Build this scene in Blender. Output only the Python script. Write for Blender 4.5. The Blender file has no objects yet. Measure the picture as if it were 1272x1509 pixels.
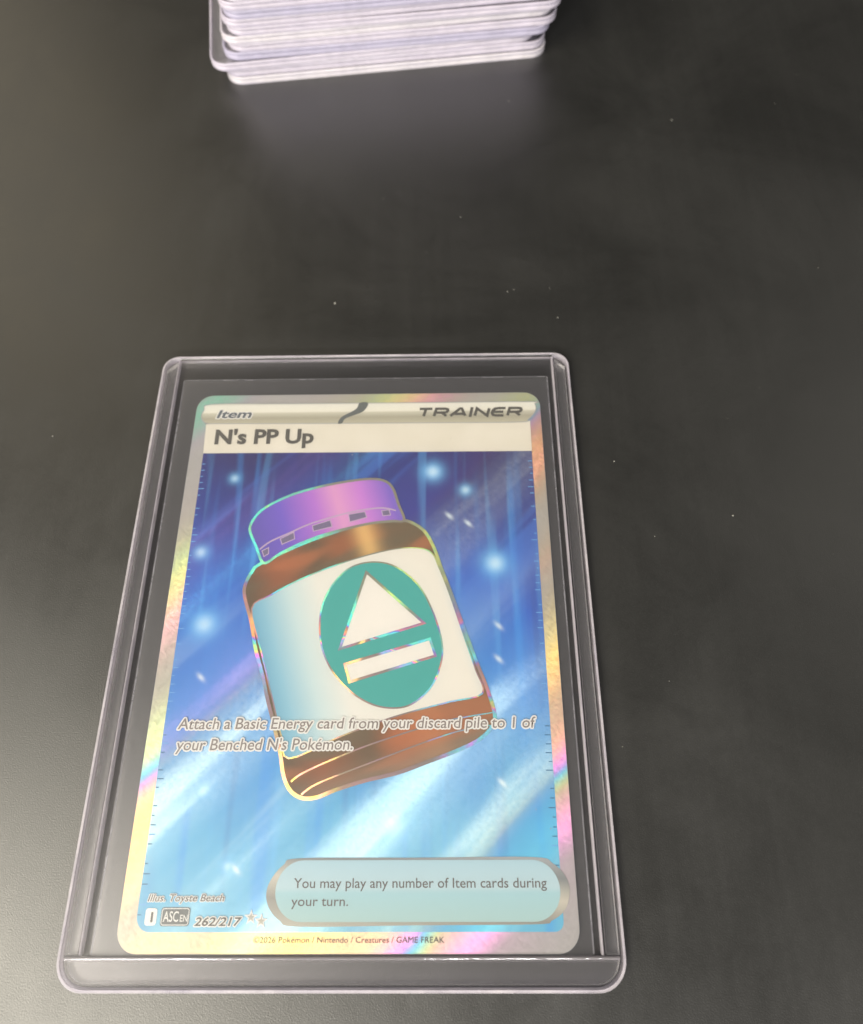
import bpy, bmesh, math, random
from mathutils import Vector

random.seed(7)
sc = bpy.context.scene
COL = sc.collection
MM = 0.001

# ------------------------------------------------------------------ camera
cam_data = bpy.data.cameras.new('camera')
cam = bpy.data.objects.new('camera', cam_data)
COL.objects.link(cam)
cam.location = (0.0138953, 0.0199242, 0.1125957)
cam.rotation_euler = (0.41624471, 0.01502393, -0.00281952)
cam_data.sensor_fit = 'VERTICAL'
cam_data.sensor_height = 24.0
cam_data.lens = 1051.886 / 1509.0 * 24.0
cam_data.clip_start = 0.005
cam_data.clip_end = 20.0
cam_data.dof.use_dof = True
cam_data.dof.focus_distance = 0.108
cam_data.dof.aperture_fstop = 14.0
sc.camera = cam

# ------------------------------------------------------------------ light
world = bpy.data.worlds.new('World')
sc.world = world
world.use_nodes = True
bg = world.node_tree.nodes['Background']
bg.inputs['Color'].default_value = (1.0, 0.985, 0.94, 1)
bg.inputs['Strength'].default_value = 0.05

def area(name, loc, target, size, size_y, watts, color):
    l = bpy.data.lights.new(name, 'AREA')
    l.shape = 'RECTANGLE'
    l.size = size
    l.size_y = size_y
    l.energy = watts
    l.color = color
    o = bpy.data.objects.new(name, l)
    COL.objects.link(o)
    o.location = loc
    d = Vector(target) - Vector(loc)
    o.rotation_euler = d.to_track_quat('-Z', 'Y').to_euler()
    return o

area('ceiling_lamp', (-1.08, -0.66, 1.32), (0, 0.05, 0), 1.20, 1.20, 60.0, (1.0, 0.93, 0.78))
area('ceiling_lamp', (1.45, 0.75, 1.35), (0.05, 0.08, 0), 1.0, 1.0, 2.4, (1.0, 0.95, 0.86))
area('ceiling_lamp', (-1.45, 1.75, 1.35), (-0.05, 0.1, 0), 1.0, 1.4, 6.0, (1.0, 0.86, 0.62))
area('room_lamp', (0.10, -1.00, 0.62), (0, 0.12, 0), 0.24, 0.20, 13.0, (1.0, 0.975, 0.96))
area('room_lamp', (-0.42, -0.95, 0.64), (0, 0.12, 0), 0.24, 0.20, 13.0, (1.0, 0.975, 0.96))

sc.view_settings.view_transform = 'Standard'
sc.view_settings.look = 'None'
sc.view_settings.exposure = 0.0
sc.view_settings.gamma = 1.0
sc.view_settings.use_curve_mapping = False
sc.cycles.transparent_max_bounces = 48
sc.cycles.max_bounces = 14
sc.cycles.sample_clamp_indirect = 6.0

# ------------------------------------------------------------------ printed layout, millimetres on the holder plane
CAP = [(-15.56,60.25),(-17.08,63.09),(-18.49,66.16),(-18.05,68.23),(-16.32,70.31),(-12.31,72.58),(-7.54,74.15),(-2.70,75.19),(1.53,75.69),(4.15,75.30),(5.65,73.84),(6.67,70.80),(7.68,67.82),(5.61,67.66),(2.44,67.35),(-0.72,66.69),(-3.86,65.86),(-6.96,64.86),(-10.03,63.54),(-13.04,61.89)]
CAPLINE = [(-16.50,62.69),(-14.80,64.09),(-11.76,65.59),(-8.70,67.10),(-5.57,68.18),(-2.42,69.13),(0.76,69.80),(3.96,70.12),(6.28,69.61)]
WIN0 = [(-7.89,66.92),(-4.92,67.93),(-4.54,66.72),(-7.66,65.89)]
WIN1 = [(-1.84,68.95),(0.93,69.45),(1.29,68.40),(-1.55,67.56)]
WIN2 = [(3.81,69.59),(5.09,69.76),(5.36,68.78),(4.06,68.65)]
WIN3 = [(-13.17,64.58),(-10.98,65.75),(-10.74,64.56),(-12.80,63.56)]
WIN4 = [(-16.07,62.42),(-15.02,63.01),(-14.92,61.91),(-15.66,61.41)]
BODY = [(-16.13,60.14),(-17.36,58.84),(-18.18,56.96),(-18.35,55.33),(-17.82,53.37),(-16.75,50.42),(-15.53,45.80),(-14.23,42.26),(-12.87,37.79),(-11.75,34.56),(-10.35,30.14),(-9.59,27.00),(-8.43,24.94),(-6.66,23.92),(-4.49,24.00),(-1.76,25.01),(2.27,26.20),(7.24,27.31),(11.34,28.71),(16.09,30.42),(19.37,31.95),(21.37,33.81),(21.85,35.69),(20.84,39.46),(19.49,43.12),(18.00,47.43),(15.41,55.07),(13.90,59.30),(12.79,62.67),(11.43,65.37),(9.81,66.88),(7.73,67.78),(5.53,67.67),(1.27,67.21),(-3.86,65.76),(-10.02,63.35)]
LABEL = [(-16.84,52.45),(-13.95,54.72),(-9.58,57.24),(-3.56,59.79),(2.59,61.78),(7.22,62.71),(10.75,62.62),(12.56,61.58),(13.45,59.54),(15.19,54.85),(17.47,47.65),(19.15,42.38),(20.09,38.74),(15.18,37.54),(9.16,36.06),(4.54,34.68),(-1.84,32.34),(-8.97,29.37),(-10.35,32.57),(-11.16,34.85),(-12.87,40.16),(-14.64,45.47)]
LINE1 = [(-8.42,26.15),(-6.90,27.27),(-2.88,29.06),(3.40,31.44),(12.98,34.34),(17.82,35.31),(21.65,35.90)]
LINE2 = [(-6.79,24.38),(-5.28,25.48),(-2.75,26.59),(2.19,28.37),(9.81,31.12),(16.14,33.14),(21.17,34.01)]
DISC = [(2.75,60.30),(6.50,59.38),(10.22,56.12),(12.65,51.39),(13.96,46.52),(13.64,42.98),(12.02,39.54),(9.16,37.17),(6.32,36.62),(3.16,37.20),(-0.07,39.04),(-3.12,42.21),(-4.94,45.74),(-5.62,49.67),(-5.24,53.39),(-3.60,56.87),(-0.94,59.44)]
TRI = [(1.57,58.51),(11.09,49.86),(-2.19,45.79)]
BAR = [(-1.28,43.36),(12.04,47.28),(12.91,44.60),(-0.43,40.61)]
HEADER = [(-29.68,88.92),(-29.33,90.07),(-27.99,91.37),(-14.56,91.35),(0.44,91.31),(15.41,91.27),(30.69,91.23),(31.29,90.78),(31.47,89.76),(30.91,88.62),(29.86,87.49),(28.36,86.94),(14.13,86.96),(-4.34,87.04),(-26.61,87.23),(-28.48,87.32),(-29.30,87.91)]
SWOOSH = [(0.82,91.31),(0.01,89.57),(-1.70,88.73),(-3.28,88.03),(-3.85,87.03),(-4.59,87.04),(-4.03,88.32),(-2.47,89.31),(-1.26,90.17),(-0.80,91.33)]
NAMEBOX = [(-28.84,87.19),(30.44,86.98),(30.20,80.92),(-28.44,81.16)]
ART = [(-28.32,81.16),(30.20,80.92),(30.21,7.13),(-28.38,6.87)]
DOTS = [(-22.18,76.09),(12.62,77.06),(18.25,73.44),(22.89,59.94),(-26.38,62.27),(-24.25,49.92),(15.37,68.59),(18.57,67.17),(23.02,49.37),(22.81,44.06),(-23.71,41.47),(6.67,20.35),(-16.57,14.98),(-21.20,24.98)]
BANDS = [(-27.70,21.80),(-8.11,37.05),(-3.73,16.42),(12.66,32.96),(8.30,57.69),(27.15,77.57),(-14.65,63.88),(-7.49,77.94)]
BOXI = [(-27.28,9.88),(-25.77,9.88),(-25.45,7.76),(-27.04,7.76)]
BOXA = [(-25.13,9.96),(-21.17,9.95),(-20.96,7.67),(-24.97,7.68)]
STARS = [(-12.59,8.72),(-11.14,8.27),(-12.03,8.71)]
RULE = [(-10.77,11.34),(31.32,11.69),(8.76,16.05),(8.85,7.64)]
RULEIN = [(-9.54,11.34),(30.01,11.69),(8.76,15.79),(8.85,8.28)]
TICKS = [(-28.86,74.17),(-28.87,36.15),(-28.71,18.23),(30.15,68.45),(30.19,29.97),(30.17,18.95)]
FOIL = [(-31.59,58.00),(-30.78,48.85),(-31.00,33.16),(-30.42,17.35),(-24.29,5.67),(-7.64,5.26),(7.95,6.04),(21.71,6.03),(31.07,33.86),(30.85,28.07),(32.12,21.61),(-28.47,92.26),(7.92,92.54),(31.14,84.37),(31.78,58.68),(31.68,49.54),(31.78,23.42)]
DUST = [(30.49,173.23),(66.94,166.08),(18.69,137.62),(27.63,117.56),(28.87,118.05),(36.05,118.28),(37.13,111.02),(-6.67,115.20),(-56.78,85.47),(90.28,122.61),(44.74,79.20),(63.84,68.53)]
TEXT = {
  'Item': (-26.88, 88.41, 6.47, 1.59),
  'Name': (-26.61, 83.04, 17.84, 2.80),
  'TRAINER': (9.82, 88.08, 19.09, 2.06),
  'A1': (-26.22, 33.65, 54.22, 1.57),
  'A2': (-26.10, 30.61, 26.54, 1.59),
  'Y1': (-7.00, 12.29, 35.18, 1.22),
  'Y2': (-7.18, 10.09, 7.87, 1.16),
  'Il': (-27.12, 10.68, 10.62, 0.86),
  'I': (-26.41, 8.16, 0.30, 1.22),
  'ASC': (-24.68, 8.24, 2.10, 1.22),
  'EN': (-22.34, 8.24, 1.03, 0.81),
  'num': (-20.31, 7.73, 6.52, 0.99),
  'c': (-12.01, 5.69, 25.92, 0.69),
}

# ------------------------------------------------------------------ small node helper
class Nodes:
    def __init__(self, name):
        self.mat = bpy.data.materials.new(name)
        self.mat.use_nodes = True
        self.t = self.mat.node_tree
        self.t.nodes.clear()
        self.out = self.t.nodes.new('ShaderNodeOutputMaterial')
        self._p = None
    def n(self, kind, **kw):
        nd = self.t.nodes.new(kind)
        for k, v in kw.items():
            setattr(nd, k, v)
        return nd
    def put(self, sock, v):
        if isinstance(v, bpy.types.NodeSocket):
            self.t.links.new(v, sock)
        else:
            if sock.type == 'RGBA' and len(v) == 3:
                v = (*v, 1)
            sock.default_value = v
    def m(self, op, a, b=0.0, c=0.0):
        nd = self.n('ShaderNodeMath', operation=op)
        self.put(nd.inputs[0], a); self.put(nd.inputs[1], b); self.put(nd.inputs[2], c)
        return nd.outputs[0]
    def vm(self, op, a, b=(0, 0, 0), scale=None):
        nd = self.n('ShaderNodeVectorMath', operation=op)
        self.put(nd.inputs[0], a)
        if op != 'SCALE' and op != 'NORMALIZE':
            self.put(nd.inputs[1], b)
        if scale is not None:
            self.put(nd.inputs['Scale'], scale)
        return nd.outputs['Value'] if op in ('LENGTH', 'DISTANCE', 'DOT_PRODUCT') else nd.outputs['Vector']
    def pos(self):                      # object coordinates in millimetres
        if self._p is None:
            tc = self.n('ShaderNodeTexCoord')
            v = self.vm('SCALE', tc.outputs['Object'], scale=1000.0)
            s = self.n('ShaderNodeSeparateXYZ')
            self.put(s.inputs[0], v)
            self._p = (v, s.outputs[0], s.outputs[1], s.outputs[2])
        return self._p
    def comb(self, x, y, z=0.0):
        nd = self.n('ShaderNodeCombineXYZ')
        self.put(nd.inputs[0], x); self.put(nd.inputs[1], y); self.put(nd.inputs[2], z)
        return nd.outputs[0]
    def noise(self, vec, scale=1.0, detail=2.0, rough=0.5, dist=0.0):
        nd = self.n('ShaderNodeTexNoise')
        self.put(nd.inputs['Vector'], vec)
        nd.inputs['Scale'].default_value = scale
        nd.inputs['Detail'].default_value = detail
        nd.inputs['Roughness'].default_value = rough
        nd.inputs['Distortion'].default_value = dist
        return nd.outputs['Fac']
    def ramp(self, fac, stops, interp='LINEAR'):
        nd = self.n('ShaderNodeValToRGB')
        nd.color_ramp.interpolation = interp
        e = nd.color_ramp.elements
        while len(e) < len(stops):
            e.new(0.5)
        for el, (p, c) in zip(e, stops):
            el.position = p
            el.color = (*c, 1) if not isinstance(c, (int, float)) else (c, c, c, 1)
        self.put(nd.inputs[0], fac)
        return nd.outputs['Color']
    def rng(self, v, a, b, c=0.0, d=1.0, smooth=False):
        nd = self.n('ShaderNodeMapRange')
        if smooth:
            nd.interpolation_type = 'SMOOTHSTEP'
        self.put(nd.inputs[0], v)
        for i, q in zip((1, 2, 3, 4), (a, b, c, d)):
            self.put(nd.inputs[i], q)
        return nd.outputs[0]
    def mix(self, f, a, b, blend='MIX'):
        nd = self.n('ShaderNodeMix', data_type='RGBA', blend_type=blend)
        self.put(nd.inputs['Factor'], f)
        self.put(nd.inputs[6], a); self.put(nd.inputs[7], b)
        return nd.outputs[2]
    def bsdf(self, **kw):
        b = self.n('ShaderNodeBsdfPrincipled')
        for k, v in kw.items():
            self.put(b.inputs[k.replace('_', ' ')], v)
        return b
    def finish(self, sock):
        self.t.links.new(sock, self.out.inputs['Surface'])
        return self.mat
    def mixs(self, f, a, b):
        nd = self.n('ShaderNodeMixShader')
        self.put(nd.inputs[0], f)
        self.t.links.new(a, nd.inputs[1]); self.t.links.new(b, nd.inputs[2])
        return nd.outputs[0]

# ------------------------------------------------------------------ materials
def mat_table():
    k = Nodes('black_laminate')
    v, x, y, z = k.pos()
    n1 = k.noise(v, 0.022, 4, 0.6, 0.8)                      # hand smudges
    nb = k.noise(k.vm('ADD', v, (300, 90, 0)), 0.05, 3, 0.6, 1.2)
    n2 = k.noise(v, 0.9, 3, 0.6)
    n3 = k.noise(v, 5.0, 2, 0.5)
    wipe = k.noise(k.comb(k.m('MULTIPLY', x, 0.30), k.m('MULTIPLY', k.m('ADD', y, k.m('MULTIPLY', x, 0.2)), 0.012)), 1.0, 3, 0.6)   # wiping marks
    rough = k.m('ADD', k.rng(n1, 0.32, 0.68, 0.34, 0.44), k.m('MULTIPLY', n2, 0.05))
    rough = k.m('ADD', rough, k.rng(wipe, 0.4, 0.7, 0.0, 0.02))
    rough = k.m('SUBTRACT', rough, k.rng(nb, 0.55, 0.72, 0.0, 0.025, True))
    col = k.mix(n1, (0.005, 0.0049, 0.0043), (0.011, 0.0107, 0.0094))
    col = k.mix(k.rng(n3, 0.55, 0.8, 0.0, 0.35), col, (0.028, 0.0272, 0.025))
    bmp = k.n('ShaderNodeBump')
    bmp.inputs['Strength'].default_value = 0.4
    bmp.inputs['Distance'].default_value = 0.00006
    k.put(bmp.inputs['Height'], n3)
    return k.finish(k.bsdf(Base_Color=col, Roughness=rough, IOR=1.62, Specular_IOR_Level=1.0, Normal=bmp.outputs[0]).outputs[0])

def clear(name, tint, rough, gloss, milk=0.0):
    """thin clear plastic: mostly see-through, fresnel gloss, a trace of milky scatter"""
    k = Nodes(name)
    tr = k.n('ShaderNodeBsdfTransparent'); k.put(tr.inputs[0], tint)
    gl = k.n('ShaderNodeBsdfGlossy')
    gl.inputs['Roughness'].default_value = rough
    gl.inputs['Color'].default_value = (1, 1, 1, 1)
    fr = k.n('ShaderNodeFresnel'); fr.inputs['IOR'].default_value = 1.5
    f = k.m('MULTIPLY', fr.outputs[0], gloss)
    s = k.mixs(f, tr.outputs[0], gl.outputs[0])
    if milk:
        df = k.n('ShaderNodeBsdfDiffuse'); df.inputs[0].default_value = (0.86, 0.85, 0.9, 1)
        s = k.mixs(milk, s, df.outputs[0])
    return k.finish(s)

def mat_edge(name, col, see):
    """cut edge of the plastic: milky, lets some light through"""
    k = Nodes(name)
    v, x, y, z = k.pos()
    n1 = k.noise(v, 0.35, 4, 0.6)
    n2 = k.noise(k.comb(k.m('MULTIPLY', x, 0.08), k.m('MULTIPLY', y, 0.08), k.m('MULTIPLY', z, 2.2)), 1.0, 3, 0.6)
    c = k.mix(k.rng(n1, 0.35, 0.7), col, tuple(q * 0.86 for q in col))
    c = k.mix(k.rng(n2, 0.35, 0.75, 0, 0.55), c, (0.50, 0.47, 0.60))
    b = k.bsdf(Base_Color=c, Roughness=0.28, IOR=1.5)
    tl = k.n('ShaderNodeBsdfTranslucent'); k.put(tl.inputs[0], c)
    tr = k.n('ShaderNodeBsdfTransparent'); tr.inputs[0].default_value = (0.93, 0.92, 0.97, 1)
    s = k.mixs(0.35, b.outputs[0], tl.outputs[0])
    n4 = k.noise(k.comb(k.m('MULTIPLY', x, 0.25), k.m('MULTIPLY', y, 0.25), z), 1.0, 4, 0.65)
    f = k.m('MULTIPLY', k.rng(n4, 0.3, 0.7, 0.7, 1.25), see)
    return k.finish(k.mixs(f, s, tr.outputs[0]))

def mat_seam():
    """pressed seam along the bottom: clear, glossy and a little uneven, so lamps glint in it"""
    k = Nodes('glossy_pressed_seam')
    v, x, y, z = k.pos()
    bmp = k.n('ShaderNodeBump')
    bmp.inputs['Strength'].default_value = 0.35
    bmp.inputs['Distance'].default_value = 0.0002
    k.put(bmp.inputs['Height'], k.noise(v, 0.30, 3, 0.6))
    b = k.bsdf(Base_Color=(0.45, 0.43, 0.45), Roughness=0.06, IOR=1.6, Specular_IOR_Level=1.0, Normal=bmp.outputs[0])
    tr = k.n('ShaderNodeBsdfTransparent'); tr.inputs[0].default_value = (0.95, 0.94, 0.97, 1)
    return k.finish(k.mixs(0.45, b.outputs[0], tr.outputs[0]))

U_MIN, U_MAX = -95.0, 25.0
FILM = [(-95, 380), (-84, 392), (-80, 380), (-66, 270), (-61, 288), (-56, 328), (-51, 300), (-46, 276), (-42, 292), (-39, 168), (-33, 186), (-29, 174),
        (-22, 174), (-18, 184), (-13, 152), (-9, 174), (-3, 178), (2, 188), (4.5, 322), (10, 338), (25, 345)]
PILLAR = [(-95, 0), (-89, 0.1), (-85, 0.9), (-80, 0.1), (-76, 0), (-67, 0.15), (-62, 0.8), (-57, 0.9), (-52, 0.05), (-48, 0.3), (-44, 0.7), (-40, 0.35), (-36, 0.9), (-32, 1), (-28, 0.1), (-24, 0.15),
          (-20, 0.6), (-17, 0.05), (-13, 0.8), (-8, 1), (-4, 0.35), (1, 1), (4, 0.2), (8, 0.9), (11.5, 0.05), (25, 0)]
def streaks(k):
    """diagonal foil pillars: film thickness in nanometres, pillar strength 0..1 and the grainy foil normal"""
    v, x, y, z = k.pos()
    u0 = k.m('MULTIPLY', k.m('SUBTRACT', x, y), 0.70711)
    w = k.m('MULTIPLY', k.m('ADD', x, y), 0.70711)
    wob = k.noise(k.comb(k.m('MULTIPLY', x, 0.04), k.m('MULTIPLY', y, 0.04)), 1.0, 2, 0.5)
    u = k.m('ADD', u0, k.m('MULTIPLY', k.m('SUBTRACT', wob, 0.5), 5.0))
    fac = k.rng(u, U_MIN, U_MAX)
    thick = k.m('MULTIPLY', _bw(k, k.ramp(fac, [((a - U_MIN) / (U_MAX - U_MIN), t / 500.0) for a, t in FILM], 'B_SPLINE')), 500.0)
    on = _bw(k, k.ramp(fac, [((a - U_MIN) / (U_MAX - U_MIN), float(t)) for a, t in PILLAR], 'B_SPLINE'))
    grain = k.noise(k.comb(k.m('MULTIPLY', u0, 2.6), k.m('MULTIPLY', w, 1.0)), 1.0, 3, 0.75)
    g2 = k.noise(k.comb(k.m('MULTIPLY', w, 2.2), k.m('MULTIPLY', u0, 1.0), 5.0), 1.0, 2, 0.7)
    thick = k.m('ADD', thick, k.m('MULTIPLY', k.m('SUBTRACT', grain, 0.5), 14.0))
    patch = k.noise(k.comb(k.m('MULTIPLY', u0, 0.05), k.m('MULTIPLY', w, 0.035), 2.0), 1.0, 2, 0.5)
    on = k.m('MULTIPLY', on, k.rng(patch, 0.3, 0.6, 0.9, 1.3))
    on = k.m('MINIMUM', k.m('MULTIPLY', on, k.rng(grain, 0.3, 0.7, 0.8, 1.15)), 1.0)
    gx = k.m('MULTIPLY', k.m('SUBTRACT', grain, 0.5), 0.42)
    gy = k.m('MULTIPLY', k.m('SUBTRACT', g2, 0.5), 0.42)
    nrm = k.vm('NORMALIZE', k.comb(k.m('SUBTRACT', gx, k.m('MULTIPLY', on, 0.24)), k.m('SUBTRACT', gy, k.m('MULTIPLY', on, 0.20)), 1.0))
    return dict(thick=thick, on=on, u=u, u0=u0, w=w, grain=grain, nrm=nrm)

def _bw(k, c):
    nd = k.n('ShaderNodeRGBToBW')
    k.put(nd.inputs[0], c)
    return nd.outputs[0]

def mat_foil():
    k = Nodes('silver_holo_foil')
    s = streaks(k)
    a = k.bsdf(Base_Color=(0.42, 0.416, 0.39), Roughness=0.42, IOR=1.8, Normal=s['nrm'])
    b = k.bsdf(Base_Color=(0.20, 0.18, 0.145), Roughness=0.50, IOR=9.0, Thin_Film_IOR=2.0,
               Thin_Film_Thickness=s['thick'], Normal=s['nrm'])
    return k.finish(k.mixs(s['on'], a.outputs[0], b.outputs[0]))

GLOWS = [(-22.18, 76.09, 1.1, .7), (12.62, 77.06, 1.9, 1), (18.25, 73.44, 1.2, .8), (22.89, 59.94, 2.3, .95), (-26.38, 62.27, 1.4, .75), (-24.25, 49.92, 2.4, .85),
         (6.67, 20.35, 2.4, .6), (-16.57, 14.98, 1.0, .6), (-21.20, 24.98, 1.1, .5)]
FLECKS = [(15.37, 68.59), (18.57, 67.17), (23.02, 49.37), (22.81, 44.06), (-23.71, 41.47), (22.6, 25.9), (-15.3, 14.6)]
def mat_art():
    k = Nodes('blue_art_print')
    v, x, y, z = k.pos()
    s = streaks(k)
    low = k.noise(k.comb(k.m('MULTIPLY', x, 0.06), k.m('MULTIPLY', y, 0.03)), 1.0, 2, 0.5)
    yy = k.m('ADD', y, k.m('MULTIPLY', k.m('SUBTRACT', low, 0.5), 26.0))
    c = k.ramp(k.rng(yy, 4.0, 84.0), [(0.0, (0.16, 0.50, 0.68)), (0.2, (0.11, 0.44, 0.70)), (0.42, (0.05, 0.27, 0.68)), (0.62, (0.028, 0.13, 0.56)), (0.8, (0.024, 0.048, 0.29)), (1.0, (0.026, 0.022, 0.14))])
    # printed brush streaks: long soft vertical strokes
    v1 = k.noise(k.comb(k.m('MULTIPLY', x, 0.20), k.m('MULTIPLY', y, 0.012)), 1.0, 2.0, 0.5, 0.1)
    v2 = k.noise(k.comb(k.m('ADD', k.m('MULTIPLY', x, 0.42), 31.0), k.m('MULTIPLY', y, 0.022)), 1.0, 1.0, 0.5)
    c = k.mix(k.rng(v1, 0.54, 0.70, 0, 0.55, True), c, (0.045, 0.32, 0.80))
    c = k.mix(k.rng(v1, 0.46, 0.34, 0, 0.5, True), c, k.mix(k.rng(y, 10, 60), (0.08, 0.30, 0.60), (0.03, 0.035, 0.26)))
    c = k.mix(k.rng(v2, 0.56, 0.72, 0, 0.3, True), c, (0.12, 0.47, 0.85))
    # slanting foil glare, put into the base colour as sweeps of paler blue
    pal = k.noise(k.comb(k.m('MULTIPLY', s['u0'], 0.12), k.m('MULTIPLY', s['w'], 0.010), 4.0), 1.0, 3, 0.55)
    c = k.mix(k.rng(pal, 0.50, 0.62, 0, 0.5, True), c, k.mix(k.rng(y, 25, 60), (0.40, 0.66, 0.82), (0.06, 0.20, 0.66)))
    for gx, gy, r, a in GLOWS:
        d = k.vm('DISTANCE', k.comb(x, y), (gx, gy, 0))
        g = k.m('MULTIPLY', k.m('EXPONENT', k.m('MULTIPLY', k.m('MULTIPLY', d, d), -1.0 / (r * r))), a)
        c = k.mix(g, c, (0.16, 0.55, 0.92))
        g2 = k.m('MULTIPLY', k.m('EXPONENT', k.m('MULTIPLY', k.m('MULTIPLY', d, d), -3.5 / (r * r))), a * 0.75)
        c = k.mix(g2, c, (0.70, 0.88, 0.95))
    for gx, gy in FLECKS:
        dx = k.m('SUBTRACT', x, gx); dy = k.m('SUBTRACT', y, gy)
        a = k.m('MULTIPLY', k.m('ADD', k.m('MULTIPLY', dx, 0.70), k.m('MULTIPLY', dy, 0.71)), 2.4)
        b = k.m('MULTIPLY', k.m('SUBTRACT', k.m('MULTIPLY', dx, 0.71), k.m('MULTIPLY', dy, 0.70)), 1.1)
        d2 = k.m('ADD', k.m('MULTIPLY', a, a), k.m('MULTIPLY', b, b))
        c = k.mix(k.m('MULTIPLY', k.m('EXPONENT', k.m('MULTIPLY', d2, -1.4)), 0.8), c, (0.75, 0.86, 0.90))
    a = k.bsdf(Base_Color=c, Roughness=0.40, IOR=1.5)
    b = k.bsdf(Base_Color=c, Roughness=0.50, IOR=4.8, Thin_Film_IOR=1.5, Thin_Film_Thickness=s['thick'], Normal=s['nrm'])
    return k.finish(k.mixs(k.m('MULTIPLY', s['on'], k.m('MULTIPLY', k.rng(y, 20, 70, 0.72, 0.45), k.rng(pal, 0.40, 0.58, 0.35, 1.0, True))), a.outputs[0], b.outputs[0]))

def mat_ink(name, col, rough=0.4, spec=0.5):
    k = Nodes(name)
    v, x, y, z = k.pos()
    n1 = k.noise(v, 2.5, 3, 0.7)
    c = k.mix(k.rng(n1, 0.35, 0.7), col, tuple(min(1, q * 0.96) for q in col))
    return k.finish(k.bsdf(Base_Color=c, Roughness=rough, Specular_IOR_Level=spec).outputs[0])

def mat_cream(name, dark, lightc):
    """cream plate over foil: two creams blended in broad soft patches"""
    k = Nodes(name)
    v, x, y, z = k.pos()
    n1 = k.noise(v, 0.12, 2, 0.5)
    c = k.mix(k.rng(n1, 0.3, 0.7), dark, lightc)
    return k.finish(k.bsdf(Base_Color=c, Roughness=0.4, IOR=1.6).outputs[0])

def mat_header():
    k = Nodes('header_print')
    v, x, y, z = k.pos()
    c = k.ramp(k.rng(y, 87.0, 91.4), [(0, (0.56, 0.53, 0.40)), (0.30, (0.44, 0.42, 0.32)), (0.52, (0.62, 0.60, 0.48)), (0.60, (0.86, 0.84, 0.72)), (0.9, (0.84, 0.83, 0.74)), (1.0, (0.66, 0.65, 0.55))])
    return k.finish(k.bsdf(Base_Color=c, Roughness=0.35, IOR=1.7).outputs[0])

def along_jar(k):
    """coordinates across and up the tilted jar in the picture"""
    v, x, y, z = k.pos()
    dx = k.m('SUBTRACT', x, 2.0); dy = k.m('SUBTRACT', y, 48.0)
    a = k.m('ADD', k.m('MULTIPLY', dx, 0.951), k.m('MULTIPLY', dy, 0.309))
    b = k.m('SUBTRACT', k.m('MULTIPLY', dy, 0.951), k.m('MULTIPLY', dx, 0.309))
    return a, b, x, y

def mat_cap():
    k = Nodes('purple_cap_print')
    a, b, x, y = along_jar(k)
    c = k.ramp(k.rng(a, -13.5, 13.5), [(0.0, (0.14, 0.11, 0.45)), (0.2, (0.20, 0.13, 0.60)), (0.42, (0.50, 0.20, 0.66)), (0.56, (0.74, 0.36, 0.62)), (0.72, (0.60, 0.24, 0.68)), (0.9, (0.24, 0.15, 0.60)), (1.0, (0.30, 0.25, 0.5))])
    return k.finish(k.bsdf(Base_Color=c, Roughness=0.35, IOR=1.6).outputs[0])

def mat_amber():
    k = Nodes('amber_glass_print')
    a, b, x, y = along_jar(k)
    q = k.noise(k.comb(k.m('MULTIPLY', a, 0.055), k.m('MULTIPLY', b, 0.20), 3.0), 1.0, 1.0, 0.4, 0.2)
    c = k.ramp(k.rng(a, -19.0, 19.0), [(0.0, (0.50, 0.33, 0.15)), (0.06, (0.14, 0.09, 0.045)), (0.2, (0.30, 0.11, 0.045)), (0.38, (0.16, 0.10, 0.05)), (0.5, (0.33, 0.125, 0.05)), (0.64, (0.40, 0.19, 0.08)),
                                       (0.74, (0.19, 0.125, 0.065)), (0.9, (0.17, 0.12, 0.06)), (0.96, (0.34, 0.20, 0.09)), (1.0, (0.22, 0.16, 0.10))], 'EASE')
    c = k.mix(k.rng(q, 0.50, 0.70, 0, 0.55, True), c, (0.58, 0.19, 0.07))
    c = k.mix(k.rng(q, 0.50, 0.34, 0, 0.8, True), c, (0.16, 0.125, 0.07))
    d = k.m('MULTIPLY', k.m('SUBTRACT', a, 4.5), 0.55)
    c = k.mix(k.m('MULTIPLY', k.m('EXPONENT', k.m('MULTIPLY', k.m('MULTIPLY', d, d), -1.0)), k.rng(b, 8, 14, 0.0, 0.75)), c, (0.86, 0.55, 0.20))
    base = k.rng(b, -17.0, -21.5, 0.0, 0.55, True)
    c = k.mix(base, c, (0.36, 0.27, 0.19))
    return k.finish(k.bsdf(Base_Color=c, Roughness=0.33, IOR=1.7).outputs[0])

def mat_label():
    k = Nodes('jar_label_print')
    a, b, x, y = along_jar(k)
    c = k.ramp(k.rng(a, -17.0, 17.5), [(0.0, (0.16, 0.42, 0.58)), (0.07, (0.28, 0.54, 0.66)), (0.2, (0.58, 0.72, 0.72)), (0.34, (0.80, 0.79, 0.72)), (0.88, (0.81, 0.78, 0.69)), (0.96, (0.70, 0.76, 0.72)), (1, (0.5, 0.65, 0.7))])
    return k.finish(k.bsdf(Base_Color=c, Roughness=0.42, IOR=1.5).outputs[0])

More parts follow.
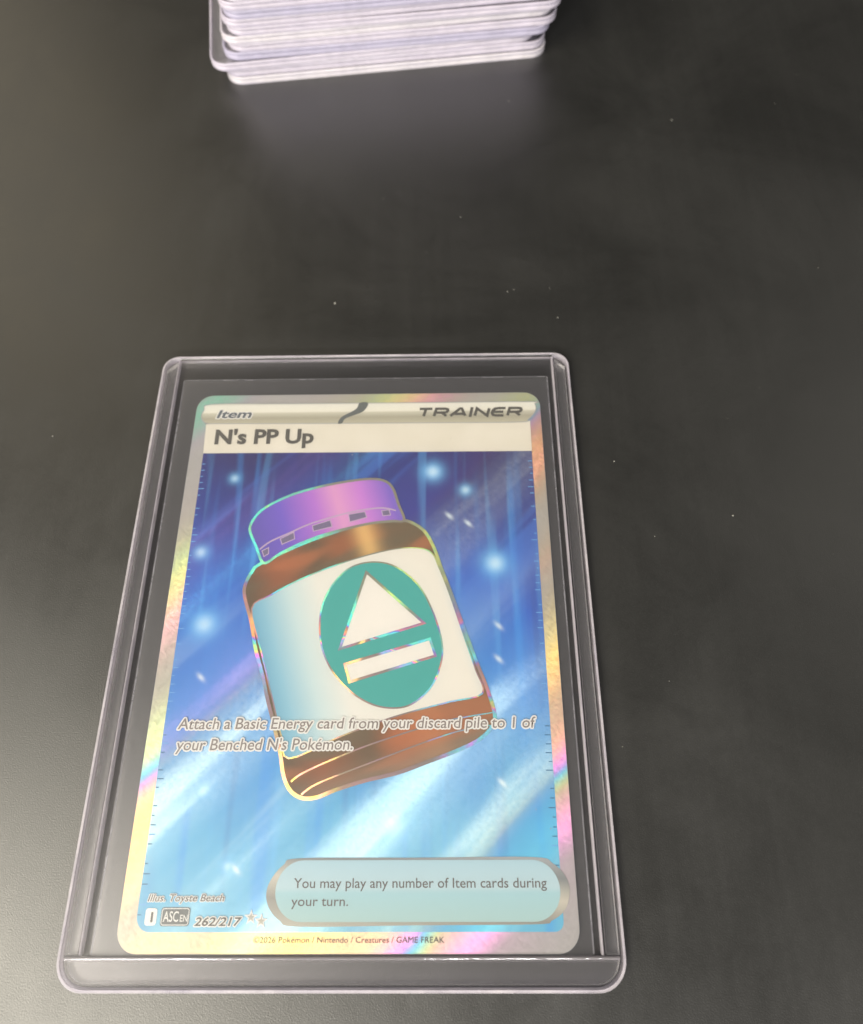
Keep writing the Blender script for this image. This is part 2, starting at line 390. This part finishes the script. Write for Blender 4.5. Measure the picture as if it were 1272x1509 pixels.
RIM = [(-180, 175, .5), (-168, 345, .8), (-150, 345, .2), (-135, 284, 0), (-122, 286, 1), (-106, 288, 1), (-98, 284, .1), (-60, 340, 0), (-48, 345, .8), (-32, 350, 1), (-26, 178, .5), (-18, 180, .1),
       (-12, 236, .9), (2, 236, 1), (8, 178, .4), (30, 250, .1), (46, 262, .9), (66, 262, 1), (74, 262, .1), (104, 243, .1), (114, 243, 1), (152, 243, 1), (160, 180, .2), (172, 172, .6), (180, 175, .5)]
def mat_rim_foil():
    """embossed foil line round the jar: its film runs through many colours"""
    k = Nodes('embossed_rainbow_foil')
    v, x, y, z = k.pos()
    ang = k.m('ARCTAN2', k.m('SUBTRACT', y, 48.0), k.m('SUBTRACT', x, 2.0))
    q2 = k.noise(v, 0.45, 2.0, 0.6)
    fac = k.m('ADD', k.rng(ang, -math.pi, math.pi), k.m('MULTIPLY', k.m('SUBTRACT', q2, 0.5), 0.03))
    th = k.m('MULTIPLY', _bw(k, k.ramp(fac, [((a + 180) / 360, t / 500.0) for a, t, o in RIM])), 500.0)
    th = k.m('ADD', th, k.m('MULTIPLY', k.m('SUBTRACT', k.noise(v, 0.8, 2.0), 0.5), 45.0))
    on = _bw(k, k.ramp(fac, [((a + 180) / 360, float(o)) for a, t, o in RIM]))
    on = k.m('MULTIPLY', on, k.rng(k.noise(v, 0.25, 2.0), 0.35, 0.5, 0.4, 1.0))
    nrm = k.vm('NORMALIZE', k.comb(-0.16, -0.22, 1.0))
    a = k.bsdf(Base_Color=(0.25, 0.21, 0.18), Roughness=0.45, IOR=1.7)
    b = k.bsdf(Base_Color=(0.22, 0.21, 0.22), Roughness=0.42, IOR=5.0, Thin_Film_IOR=2.1, Thin_Film_Thickness=th, Normal=nrm)
    return k.finish(k.mixs(on, a.outputs[0], b.outputs[0]))

def mat_rule():
    k = Nodes('rule_box_print')
    v, x, y, z = k.pos()
    c = k.ramp(k.rng(y, 8.0, 16.0), [(0, (0.42, 0.60, 0.58)), (0.45, (0.40, 0.62, 0.66)), (0.54, (0.50, 0.66, 0.70)), (1.0, (0.44, 0.63, 0.70))])
    return k.finish(k.bsdf(Base_Color=c, Roughness=0.4, IOR=1.6).outputs[0])

def mat_silver():
    k = Nodes('silver_frame_print')
    v, x, y, z = k.pos()
    c = k.ramp(k.rng(k.m('ADD', y, k.m('MULTIPLY', x, 0.08)), 7.0, 18.0), [(0, (0.5, 0.48, 0.40)), (0.3, (0.30, 0.29, 0.25)), (0.55, (0.62, 0.58, 0.48)), (0.8, (0.24, 0.26, 0.26)), (1, (0.4, 0.42, 0.42))])
    return k.finish(k.bsdf(Base_Color=c, Roughness=0.35, IOR=2.0).outputs[0])

M = dict(
    table=mat_table(),
    sheet=clear('clear_pvc_sheet', (0.985, 0.983, 0.99), 0.30, 0.36, 0.003),
    rail=clear('clear_pvc_rail', (0.99, 0.985, 0.995), 0.42, 1.0, 0.035),
    sleeve=clear('soft_clear_film', (0.985, 0.985, 0.985), 0.36, 0.36, 0.016),
    edge=mat_edge('milky_cut_edge', (0.84, 0.79, 0.80), 0.55),
    faint=mat_edge('faint_film_edge', (0.7, 0.7, 0.72), 0.75),
    seam=mat_seam(),
    stack_edge=mat_edge('milky_cut_edge_lavender', (0.74, 0.69, 0.75), 0.2),
    stack_edge_blue=mat_edge('milky_cut_edge_bluish', (0.60, 0.57, 0.69), 0.22),
    stack_edge_warm=mat_edge('milky_cut_edge_warm', (0.80, 0.76, 0.77), 0.15),
    weld=mat_edge('milky_weld_line', (0.84, 0.80, 0.81), 0.42),
    stock=mat_ink('card_stock', (0.35, 0.36, 0.38)),
    foil=mat_foil(), art=mat_art(), header=mat_header(),
    cream=mat_cream('cream_plate_print', (0.76, 0.72, 0.60), (0.82, 0.78, 0.67)),
    cap=mat_cap(), amber=mat_amber(), label=mat_label(), pale_grey=mat_ink('pale_grey_text_print', (0.27, 0.235, 0.215)), rim=mat_rim_foil(), rule=mat_rule(), silver=mat_silver(),
    teal=mat_ink('teal_print', (0.065, 0.42, 0.38)),
    white=mat_ink('white_print', (0.86, 0.83, 0.76)),
    halo=mat_ink('pale_text_outline', (0.86, 0.85, 0.80)),
    dark=mat_ink('dark_text_print', (0.105, 0.10, 0.085)),
    grey=mat_ink('grey_text_print', (0.15, 0.135, 0.125)),
    slate=mat_ink('slate_text_print', (0.13, 0.15, 0.17)),
    mid=mat_ink('grey_box_print', (0.14, 0.155, 0.15)),
    capline=mat_ink('pale_mauve_line', (0.55, 0.42, 0.58)),
    window=mat_ink('cap_window_print', (0.20, 0.17, 0.28)),
    tickl=mat_ink('pale_tick_print', (0.16, 0.42, 0.78)),
    tickd=mat_ink('dark_tick_print', (0.06, 0.20, 0.35)),
    dust=mat_ink('dust_grain', (0.24, 0.235, 0.21)),
)

# ------------------------------------------------------------------ geometry helpers (all input in millimetres)
def link(name, me, mat, parent=None):
    o = bpy.data.objects.new(name, me)
    if mat is not None and not me.materials:
        me.materials.append(mat)
    COL.objects.link(o)
    if parent:
        o.parent = parent
    return o

def tag(o, label=None, cat=None, group=None, kind=None):
    for a, b in (('label', label), ('category', cat), ('group', group), ('kind', kind)):
        if b:
            o[a] = b
    return o

def empty(name, loc=(0, 0, 0), rz=0.0):
    o = bpy.data.objects.new(name, None)
    o.empty_display_size = 0.01
    COL.objects.link(o)
    o.location = loc
    o.rotation_euler = (0, 0, rz)
    return o

def mesh(name, vs, fs):
    me = bpy.data.meshes.new(name)
    me.from_pydata([(a * MM, b * MM, c * MM) for a, b, c in vs], [], fs)
    me.validate()
    return me

def ccw(pts):
    a = sum(p[0] * q[1] - q[0] * p[1] for p, q in zip(pts, pts[1:] + pts[:1]))
    return pts if a > 0 else pts[::-1]

def flat(name, pts, z, mat, parent):
    pts = ccw(list(pts))
    return link(name, mesh(name, [(x, y, z) for x, y in pts], [tuple(range(len(pts)))]), mat, parent)

def prism_mesh(name, pts, z0, z1, bevel=0.0):
    pts = ccw(list(pts))
    n = len(pts)
    vs = [(x, y, z0) for x, y in pts] + [(x, y, z1) for x, y in pts]
    fs = [tuple(range(n))[::-1], tuple(range(n, 2 * n))] + [(i, (i + 1) % n, n + (i + 1) % n, n + i) for i in range(n)]
    me = mesh(name, vs, fs)
    if bevel:
        bm = bmesh.new(); bm.from_mesh(me)
        ed = [e for e in bm.edges if abs(e.verts[0].co.z - e.verts[1].co.z) < 1e-7]
        bmesh.ops.bevel(bm, geom=ed, offset=bevel * MM, segments=2, affect='EDGES', profile=0.6)
        bm.to_mesh(me); bm.free()
    return me

def prism(name, pts, z0, z1, mat, parent, bevel=0.0):
    return link(name, prism_mesh(name, pts, z0, z1, bevel), mat, parent)

def rrect(x0, y0, x1, y1, r, seg=8, rs=None):
    """rounded rectangle; rs = radii for bottom-left, bottom-right, top-right, top-left"""
    rs = rs or (r, r, r, r)
    out = []
    for (cx, cy, a0), q in zip(((x0, y0, 180), (x1, y0, 270), (x1, y1, 0), (x0, y1, 90)), rs):
        sx = 1 if cx == x0 else -1
        sy = 1 if cy == y0 else -1
        if q <= 0:
            out.append((cx, cy)); continue
        for i in range(seg + 1):
            a = math.radians(a0 + 90 * i / seg)
            out.append((cx + sx * q + q * math.cos(a), cy + sy * q + q * math.sin(a)))
    return out

def smooth(pts, n=5, closed=True):
    out = []
    m = len(pts)
    for i in range(m if closed else m - 1):
        p = [pts[(i + d) % m] if closed else pts[min(max(i + d, 0), m - 1)] for d in (-1, 0, 1, 2)]
        for j in range(n):
            t = j / n
            out.append(tuple(0.5 * (2 * p[1][a] + (p[2][a] - p[0][a]) * t + (2 * p[0][a] - 5 * p[1][a] + 4 * p[2][a] - p[3][a]) * t * t
                             + (3 * p[1][a] - p[0][a] - 3 * p[2][a] + p[3][a]) * t ** 3) for a in (0, 1)))
    if not closed:
        out.append(pts[-1])
    return out

def ribbon_verts(path, width, closed=False):
    L, R = [], []
    m = len(path)
    for i, p in enumerate(path):
        a = path[(i - 1) % m] if (closed or i > 0) else p
        b = path[(i + 1) % m] if (closed or i < m - 1) else p
        d1 = Vector((p[0] - a[0], p[1] - a[1])); d2 = Vector((b[0] - p[0], b[1] - p[1]))
        d1 = d1.normalized() if d1.length > 1e-9 else d2.normalized()
        d2 = d2.normalized() if d2.length > 1e-9 else d1
        t = (d1 + d2)
        t = t.normalized() if t.length > 1e-6 else d1
        nrm = Vector((-t.y, t.x))
        c = max(0.45, abs(t.dot(d1)))
        w = (width(i / (m - 1)) if callable(width) else width) / c * 0.5
        L.append((p[0] + nrm.x * w, p[1] + nrm.y * w)); R.append((p[0] - nrm.x * w, p[1] - nrm.y * w))
    return L, R

def ribbon(name, path, width, z, mat, parent, closed=False):
    L, R = ribbon_verts(path, width, closed)
    m = len(path)
    vs = [(x, y, z) for x, y in L] + [(x, y, z) for x, y in R]
    fs = [(m + i, m + (i + 1) % m, (i + 1) % m, i) for i in range(m if closed else m - 1)]
    return link(name, mesh(name, vs, fs), mat, parent)

def bar_mesh(name, path, width, z0, z1, prof=None):
    """a solid strip with a domed top that follows a path"""
    prof = prof or [(-0.5, 0.0), (-0.5, 0.62), (-0.32, 0.92), (0.0, 1.0), (0.32, 0.92), (0.5, 0.62), (0.5, 0.0)]
    vs, fs = [], []
    m = len(path); q = len(prof)
    rows = []
    for pw, ph in prof:
        L, R = ribbon_verts(path, 1.0)
        rows.append([(l[0] * (0.5 + pw * width) + r[0] * (0.5 - pw * width), l[1] * (0.5 + pw * width) + r[1] * (0.5 - pw * width), z0 + (z1 - z0) * ph) for l, r in zip(L, R)])
    for i in range(m):
        for j in range(q):
            vs.append(rows[j][i])
    for i in range(m - 1):
        for j in range(q):
            a, b = i * q + j, i * q + (j + 1) % q
            fs.append((a, b, b + q, a + q))
    fs.append(tuple(range(q))[::-1]); fs.append(tuple(range((m - 1) * q, m * q)))
    me = mesh(name, vs, fs)
    bm = bmesh.new(); bm.from_mesh(me)
    bmesh.ops.recalc_face_normals(bm, faces=bm.faces)
    bm.to_mesh(me); bm.free()
    return me

def text_mesh(name, s, x, y, width, cap, z, shear=0.0, bold=0.0, grow=0.0, spacing=1.0):
    cu = bpy.data.curves.new(name, 'FONT')
    cu.body = s
    cu.resolution_u = 3
    cu.space_character = spacing
    cu.offset = bold
    ob = bpy.data.objects.new(name, cu)
    COL.objects.link(ob)
    dg = bpy.context.evaluated_depsgraph_get()
    me0 = bpy.data.meshes.new_from_object(ob.evaluated_get(dg))
    co0 = [v.co.copy() for v in me0.vertices]
    x0 = min(c.x + c.y * shear for c in co0); x1 = max(c.x + c.y * shear for c in co0)
    me = me0
    if grow:
        cu.offset = bold + grow
        dg = bpy.context.evaluated_depsgraph_get(); dg.update()
        me = bpy.data.meshes.new_from_object(ob.evaluated_get(dg))
    sx = width / (x1 - x0); sy = cap / 0.685
    for v in me.vertices:
        v.co = Vector((((v.co.x + v.co.y * shear) - x0) * sx + x, v.co.y * sy + y, z)) * MM
    bpy.data.objects.remove(ob)
    bpy.data.curves.remove(cu)
    me.materials.clear()
    me.name = name
    return me

def lettering(s, key, z, mat, parent, shear=0.0, bold=0.0, halo=0.0, spacing=1.0):
    x, y, w, h = TEXT[key]
    if halo:
        src = text_mesh('lettering_outline', s, x, y, w, h, z - 0.03, shear, bold, 0.0, spacing)
        co = [tuple(c / MM for c in v.co) for v in src.vertices]
        po = [tuple(p.vertices) for p in src.polygons]
        vs, fs = [], []
        for i in range(12):                     # one outline swept round each letter
            a = i * math.pi / 6
            b0 = len(vs)
            vs += [(c[0] + halo * math.cos(a), c[1] + halo * math.sin(a), c[2] + i * 0.0014) for c in co]
            fs += [tuple(b0 + q for q in p) for p in po]
        bpy.data.meshes.remove(src)
        link('lettering_outline', mesh('lettering_outline', vs, fs), M['halo'], parent)
    return link('lettering', text_mesh('lettering', s, x, y, w, h, z, shear, bold, 0.0, spacing), mat, parent)

# ------------------------------------------------------------------ the table
tag(prism('table_top', rrect(-420, -320, 480, 560, 6), -25.0, 0.0, M['table'], None), kind='structure')

# ------------------------------------------------------------------ a rigid clear card holder
HW, HL, HT = 38.1, 101.6, 1.7
def holder_outline(inset=0.0):
    return rrect(-HW + inset, inset, HW - inset, HL - inset, 0, 8, (4.0 - inset, 4.0 - inset, 2.9 - inset, 2.9 - inset))
def rim_path(inset):
    o = holder_outline(inset)
    seg = 9
    bl, br, tr, tl = o[:seg], o[seg:2 * seg], o[2 * seg:3 * seg], o[3 * seg:]
    return tl + bl + br + tr                 # open along the top edge
# two sheet edges with a groove between them
RIM_PROFILE = [(0.5, 0.0), (0.5, 1.0), (-0.30, 1.0), (-0.44, 0.95), (-0.5, 0.86), (-0.48, 0.70), (-0.36, 0.62), (-0.05, 0.56), (-0.05, 0.46), (-0.36, 0.40), (-0.48, 0.32), (-0.5, 0.14), (-0.42, 0.03), (-0.3, 0.0)]
HOLDER_MESH = {}
def holder_meshes():
    h = HOLDER_MESH
    h['back_sheet'] = prism_mesh('back_sheet', holder_outline(0.46), 0.03, 0.40)
    h['front_sheet'] = prism_mesh('front_sheet', holder_outline(0.46), 1.30, 1.66)
    h['side_rail_l'] = prism_mesh('side_rail', [(-37.3, 4.35), (-35.55, 4.35), (-35.55, 100.4), (-37.3, 98.6)], 0.44, 1.26)
    h['side_rail_r'] = prism_mesh('side_rail', [(37.3, 4.35), (35.55, 4.35), (35.55, 100.4), (37.3, 98.6)], 0.44, 1.26)
    h['bottom_rail'] = prism_mesh('bottom_rail', rrect(-37.2, 0.9, 37.2, 3.55, 0, 6, (3.0, 3.0, 0, 0)), 0.44, 1.26)
    h['rim'] = bar_mesh('rim', rim_path(0.24), 0.40, 0.0, HT, RIM_PROFILE)
    h['lip_f'] = prism_mesh('lip', [(-35.3, HL - 0.24), (35.3, HL - 0.24), (35.3, HL - 0.1), (-35.3, HL - 0.1)], 1.28, 1.68)
    h['lip_b'] = prism_mesh('lip', [(-35.3, HL - 0.24), (35.3, HL - 0.24), (35.3, HL - 0.1), (-35.3, HL - 0.1)], 0.01, 0.42)
    h['weld_l'] = bar_mesh('weld_line', [(-35.27, 4.3), (-35.27, 60), (-35.27, 100.9)], 0.36, 0.42, 1.28)
    h['weld_r'] = bar_mesh('weld_line', [(35.1, 4.3), (35.1, 60), (35.1, 100.9)], 0.36, 0.42, 1.28)
    h['weld_b'] = bar_mesh('weld_line', [(-37.3, 3.9), (0, 3.9), (37.3, 3.9)], 0.5, 0.42, 1.28)
holder_meshes()
def make_holder(loc, rz, edge, full=True):
    r = empty('card_holder', loc, rz)
    def part(name, key, mat):
        o = bpy.data.objects.new(name, HOLDER_MESH[key])
        COL.objects.link(o); o.parent = r
        me = HOLDER_MESH[key]
        if not me.materials:
            me.materials.append(mat)
        if me.materials[0] != mat:
            o.material_slots[0].link = 'OBJECT'
            o.material_slots[0].material = mat
        return o
    part('back_sheet', 'back_sheet', M['sheet'])
    part('front_sheet', 'front_sheet', M['sheet'])
    part('rim', 'rim', edge)
    part('side_rail', 'side_rail_l', M['rail']); part('side_rail', 'side_rail_r', M['rail'])
    part('bottom_rail', 'bottom_rail', M['rail'])
    part('weld_line', 'weld_l', M['weld']); part('weld_line', 'weld_r', M['weld']); part('weld_line', 'weld_b', M['seam'])
    part('lip', 'lip_f', edge); part('lip', 'lip_b', edge)
    return r

front = make_holder((0, 0, 0), 0, M['edge'])
tag(front, 'single clear rigid plastic holder lying flat around the blue trading card', 'card holder')

# ------------------------------------------------------------------ soft sleeve round the card
sl = empty('card_sleeve')
tag(sl, 'thin soft transparent sleeve around the card inside the front holder', 'card sleeve')
so = rrect(-33.9, 4.25, 34.05, 96.6, 0, 2, (0.4, 0.4, 0.4, 0.4))
prism('back_film', so, 0.44, 0.48, M['sleeve'], sl)
prism('front_film', so, 1.14, 1.18, M['sleeve'], sl)
for sx in (-33.72, 33.87):
    ribbon('side_seam', [(sx, 4.4), (sx, 50), (sx, 96.4)], 0.2, 1.20, M['faint'], sl)
ribbon('mouth_edge', [(-33.5, 96.4), (0, 96.45), (33.6, 96.5)], 0.16, 1.20, M['faint'], sl)

# ------------------------------------------------------------------ the card
card = empty('trading_card')
tag(card, 'holographic blue trading card with purple-capped jar picture, inside clear sleeve and holder', 'trading card')
CX0, CX1, CY0, CY1 = -30.8, 32.28, 4.35, 93.32
prism('card_stock', rrect(CX0, CY0, CX1, CY1, 3.0), 0.52, 0.84, M['stock'], card)
border = flat('foil_border', rrect(CX0 + .05, CY0 + .05, CX1 - .05, CY1 - .05, 2.95), 0.86, M['foil'], card)
art = flat('art_panel', rrect(-28.36, 6.95, 30.18, 81.6, 0, 6, (2.0, 1.2, 0, 0)), 0.88, M['art'], card)

def ticks(name, mat, rows):
    vs, fs = [], []
    for x0, x1, yc, h in rows:
        b = len(vs)
        vs += [(x0, yc - h, 0.90), (x1, yc - h, 0.90), (x1, yc + h, 0.90), (x0, yc + h, 0.90)]
        fs.append((b, b + 1, b + 2, b + 3))
    return tag(link(name, mesh(name, vs, fs), mat, art), kind='stuff')
lt, dk = [], []
for side in (0, 1):
    yc = 79.0
    while yc > 9:
        ln = random.uniform(0.4, 1.0)
        row = (-28.3, -28.3 + ln, yc, 0.07) if side == 0 else (30.1 - ln, 30.1, yc, 0.07)
        (lt if (yc > 34 or random.random() < 0.35) else dk).append(row)
        yc -= random.choice((1.2, 1.25, 1.3, 2.5))
ticks('pale_tick_marks', M['tickl'], lt)
ticks('dark_tick_marks', M['tickd'], dk)

plate = flat('name_plate', [(-28.6, 87.3), (30.25, 87.2), (30.2, 81.0), (-28.38, 81.15)], 0.90, M['cream'], card)
lettering("N's PP Up", 'Name', 0.96, M['dark'], plate, 0.0, 0.034)
head = flat('header_bar', smooth(HEADER, 4), 0.92, M['header'], card)
ribbon('header_rim', smooth(HEADER, 4), 0.16, 0.935, M['silver'], head, True)
flat('swoosh', smooth(SWOOSH, 3), 0.95, M['mid'], head)
lettering('Item', 'Item', 0.98, M['slate'], head, 0.22, 0.028, 0.20)

# wide slanted capitals drawn from strokes
GL = {'T': [[(0, 1), (1, 1)], [(.5, 1), (.5, 0)]],
      'R': [[(0, 0), (0, 1), (.75, 1), (.93, .93), (1, .75), (.93, .55), (.75, .47), (0.12, .47)], [(.55, .47), (1, 0)]],
      'A': [[(0, 0), (.5, 1), (.62, 1), (1, 0)], [(.22, .27), (.85, .27)]],
      'I': [[(.5, 0), (.5, 1)]],
      'N': [[(0, 0), (0, 1), (1, 0), (1, 1)]],
      'E': [[(1, 1), (.4, 1), (.15, .92), (.02, .7), (0, .5), (.02, .3), (.15, .08), (.4, 0), (1, 0)], [(.04, .5), (.9, .5)]]}
def stroke_word(word, x, y, w, h, z, sw, mat, parent, shear=0.22):
    wd = {'I': 0.12, 'T': 0.95, 'A': 1.1}
    tot = sum(wd.get(c, 0.92) for c in word) + 0.30 * (len(word) - 1)
    k = (w - shear * h) / tot
    vs, fs = [], []
    cx = x
    zz = z
    for c in word:
        cw = wd.get(c, 0.92) * k
        for st in GL[c]:
            path = [(cx + a * cw + b * h * shear, y + sw * .5 + b * (h - sw)) for a, b in st]
            if c == 'I':
                path = [(cx + cw * .5 + b * h * shear, y + sw * .5 * 0 + b * h) for a, b in st]
            L, R = ribbon_verts(path, sw)
            b0 = len(vs); m = len(path)
            vs += [(p[0], p[1], zz) for p in L] + [(p[0], p[1], zz) for p in R]
            fs += [(b0 + m + i, b0 + m + i + 1, b0 + i + 1, b0 + i) for i in range(m - 1)]
            zz += 0.0015
        cx += cw + 0.30 * k
    return link('lettering', mesh('lettering', vs, fs), mat, parent)
stroke_word('TRAINER', *TEXT['TRAINER'], 0.97, 0.52, M['dark'], head)

# the picture of the jar
jar = flat('jar_picture', smooth(BODY, 5), 0.92, M['amber'], card)
flat('jar_label', smooth(LABEL, 4), 0.94, M['label'], jar)
ribbon('rim_line', smooth(LINE1, 6, False), lambda t: 0.30 - 0.14 * t, 0.945, M['rim'], jar)
ribbon('rim_line', smooth(LINE2, 6, False), lambda t: 0.30 - 0.14 * t, 0.945, M['rim'], jar)
ribbon('label_edge', smooth(LABEL, 4), 0.22, 0.95, M['rim'], jar, True)
ribbon('jar_outline', smooth(BODY, 5), 0.55, 0.955, M['rim'], jar, True)
flat('emblem_disc', smooth(DISC, 5), 0.96, M['teal'], jar)
ribbon('disc_edge', smooth(DISC, 5), 0.25, 0.965, M['rim'], jar, True)
flat('emblem_triangle', TRI, 0.97, M['white'], jar)
flat('emblem_bar', BAR, 0.97, M['white'], jar)
for q in (TRI, BAR):
    den = []
    for a, b in zip(q, q[1:] + q[:1]):
        den += [(a[0] + (b[0] - a[0]) * t / 8, a[1] + (b[1] - a[1]) * t / 8) for t in range(8)]
    ribbon('emblem_edge', den, 0.42, 0.98, M['rim'], jar, True)
flat('jar_cap', smooth(CAP, 5), 0.965, M['cap'], jar)
ribbon('cap_outline', smooth(CAP, 5), 0.45, 0.975, M['rim'], jar, True)
ribbon('cap_line', smooth(CAPLINE, 5, False), 0.28, 0.985, M['capline'], jar)
for q in (WIN0, WIN1, WIN2, WIN3, WIN4):
    flat('cap_window', q, 0.98, M['window'], jar)
    ribbon('cap_window_edge', q, 0.16, 0.99, M['capline'], jar, True)

# rules text over the picture
rules = lettering('Attach a Basic Energy card from your discard pile to 1 of', 'A1', 1.05, M['pale_grey'], card, 0.12, 0.006, 0.22)
lettering("your Benched N's Pok\u00e9mon.", 'A2', 1.05, M['pale_grey'], card, 0.12, 0.006, 0.22)

# reminder box
box = flat('rule_box', rrect(-9.5, 8.15, 30.0, 15.75, 3.78, 12), 0.935, M['rule'], card)
flat('rule_box_frame', smooth([(-10.75, 11.6), (-10.2, 13.4), (-8.6, 15.2), (-6.2, 16.02), (10, 16.05), (26.3, 16.1), (29.2, 15.3), (30.9, 13.6), (31.3, 11.8), (30.5, 9.6), (28.6, 8.3), (26.3, 7.85), (10, 7.75), (-6.0, 7.6), (-8.6, 8.3), (-10.2, 9.8)], 5), 0.915, M['silver'], box)
lettering('You may play any number of Item cards during', 'Y1', 0.96, M['grey'], box, 0.0, 0.004)
lettering('your turn.', 'Y2', 0.96, M['grey'], box, 0.0, 0.004)

# small print
lettering('Illus. Toyste Beach', 'Il', 1.0, M['grey'], card, 0.2, 0.008, 0.10)
bi = flat('regulation_box', rrect(-27.2, 7.76, -25.6, 9.86, 0.4), 0.93, M['halo'], card)
lettering('I', 'I', 0.96, M['dark'], bi)
ba = flat('set_code_box', rrect(-25.05, 7.68, -21.05, 9.95, 0.35), 0.93, M['mid'], card)
ribbon('box_edge', rrect(-24.9, 7.83, -21.2, 9.8, 0.3), 0.1, 0.945, M['halo'], ba, True)
lettering('ASC', 'ASC', 0.97, M['halo'], ba, 0.0, 0.01)
lettering('EN', 'EN', 0.97, M['halo'], ba, 0.0, 0.01)
lettering('262/217', 'num', 1.0, M['dark'], card, 0.2, 0.018, 0.15)
lettering('\u00a92026 Pok\u00e9mon / Nintendo / Creatures / GAME FREAK', 'c', 0.93, M['grey'], card, 0.0, 0.0)
def star(cx, cy, r):
    return [(cx + (r if i % 2 == 0 else r * 0.42) * math.sin(i * math.pi / 5), cy + (r if i % 2 == 0 else r * 0.42) * math.cos(i * math.pi / 5)) for i in range(10)]
for i, (cx, cy) in enumerate(((-12.59, 8.72), (-11.14, 8.27))):
    st = flat('rarity_star', star(cx, cy, 1.0), 0.93 + i * 0.02, M['halo'], card)
    flat('star_fill', star(cx, cy, 0.55), 0.94 + i * 0.02, M['silver'], st)

# ------------------------------------------------------------------ the stack of holders behind
ORD = ['lowest', 'second lowest', 'third from the table', 'fourth from the table', 'fifth from the table', 'sixth from the table', 'seventh from the table',
       'eighth from the table', 'ninth from the table', 'tenth from the table', 'eleventh from the table', 'twelfth from the table']
base_rz = math.atan2(8.38, 72.7)
#        dx (along the front edge), dy (towards the back), extra turn in degrees
JIT = [(0.4, 0.0, 0.0), (0.2, 0.5, 0.15), (-2.4, 0.5, 0.7), (0.9, 0.6, -0.4), (2.3, 0.9, -0.2), (1.4, 1.2, 0.4), (3.0, 0.9, -0.4), (2.4, 1.4, 0.3), (3.1, 1.1, -0.2), (2.6, 1.5, 0.4), (3.4, 1.3, -0.3), (2.9, 1.6, 0.2)]
PITCH = 1.74
for i, (dx, dy, dr) in enumerate(JIT):
    c, s = math.cos(base_rz), math.sin(base_rz)
    ox, oy = 2.15 + c * dx - s * dy, 184.1 + s * dx + c * dy
    h = make_holder((ox * MM, oy * MM, (i * PITCH) * MM), base_rz + math.radians(dr), M[('stack_edge_warm', 'stack_edge', 'stack_edge', 'stack_edge_blue', 'stack_edge')[i % 5]])
    extra = ', jutting out to the left' if i == 2 else ''
    tag(h, 'clear card holder, %s in the stack behind%s' % (ORD[i], extra), 'card holder', 'stacked clear card holders behind')

# ------------------------------------------------------------------ dust on the table
def dust():
    bm = bmesh.new()
    rnd = random.Random(3)
    spots = [(x, y, rnd.uniform(0.12, 0.24)) for x, y in DUST]
    spots += [(rnd.uniform(-90, 105), rnd.uniform(-2, 200), rnd.uniform(0.03, 0.08)) for _ in range(30)]
    for x, y, r in spots:
        if -39 < x < 39 and -1 < y < 103:
            continue
        m = bmesh.ops.create_icosphere(bm, subdivisions=1, radius=r * MM)
        sx, sy, a = rnd.uniform(0.5, 1.5), rnd.uniform(0.5, 1.2), rnd.uniform(0, 3)
        for v in m['verts']:
            q = v.co * rnd.uniform(0.7, 1.2)
            v.co = Vector((x * MM + q.x * sx * math.cos(a) - q.y * sy * math.sin(a), y * MM + q.x * sx * math.sin(a) + q.y * sy * math.cos(a), r * MM * 0.35 + q.z * 0.4))
    for _ in range(9):                                  # specks lying on the clear holder
        m = bmesh.ops.create_icosphere(bm, subdivisions=1, radius=rnd.uniform(0.04, 0.09) * MM)
        off = Vector((rnd.uniform(-34, 34) * MM, rnd.uniform(3, 99) * MM, 1.69 * MM))
        for v in m['verts']:
            v.co = off + Vector((v.co.x * 1.4, v.co.y, v.co.z * 0.4))
    me = bpy.data.meshes.new('dust')
    bm.to_mesh(me); bm.free()
    o = link('dust', me, M['dust'])
    tag(o, 'tiny pale dust grains scattered on the black table', 'dust', kind='stuff')
dust()
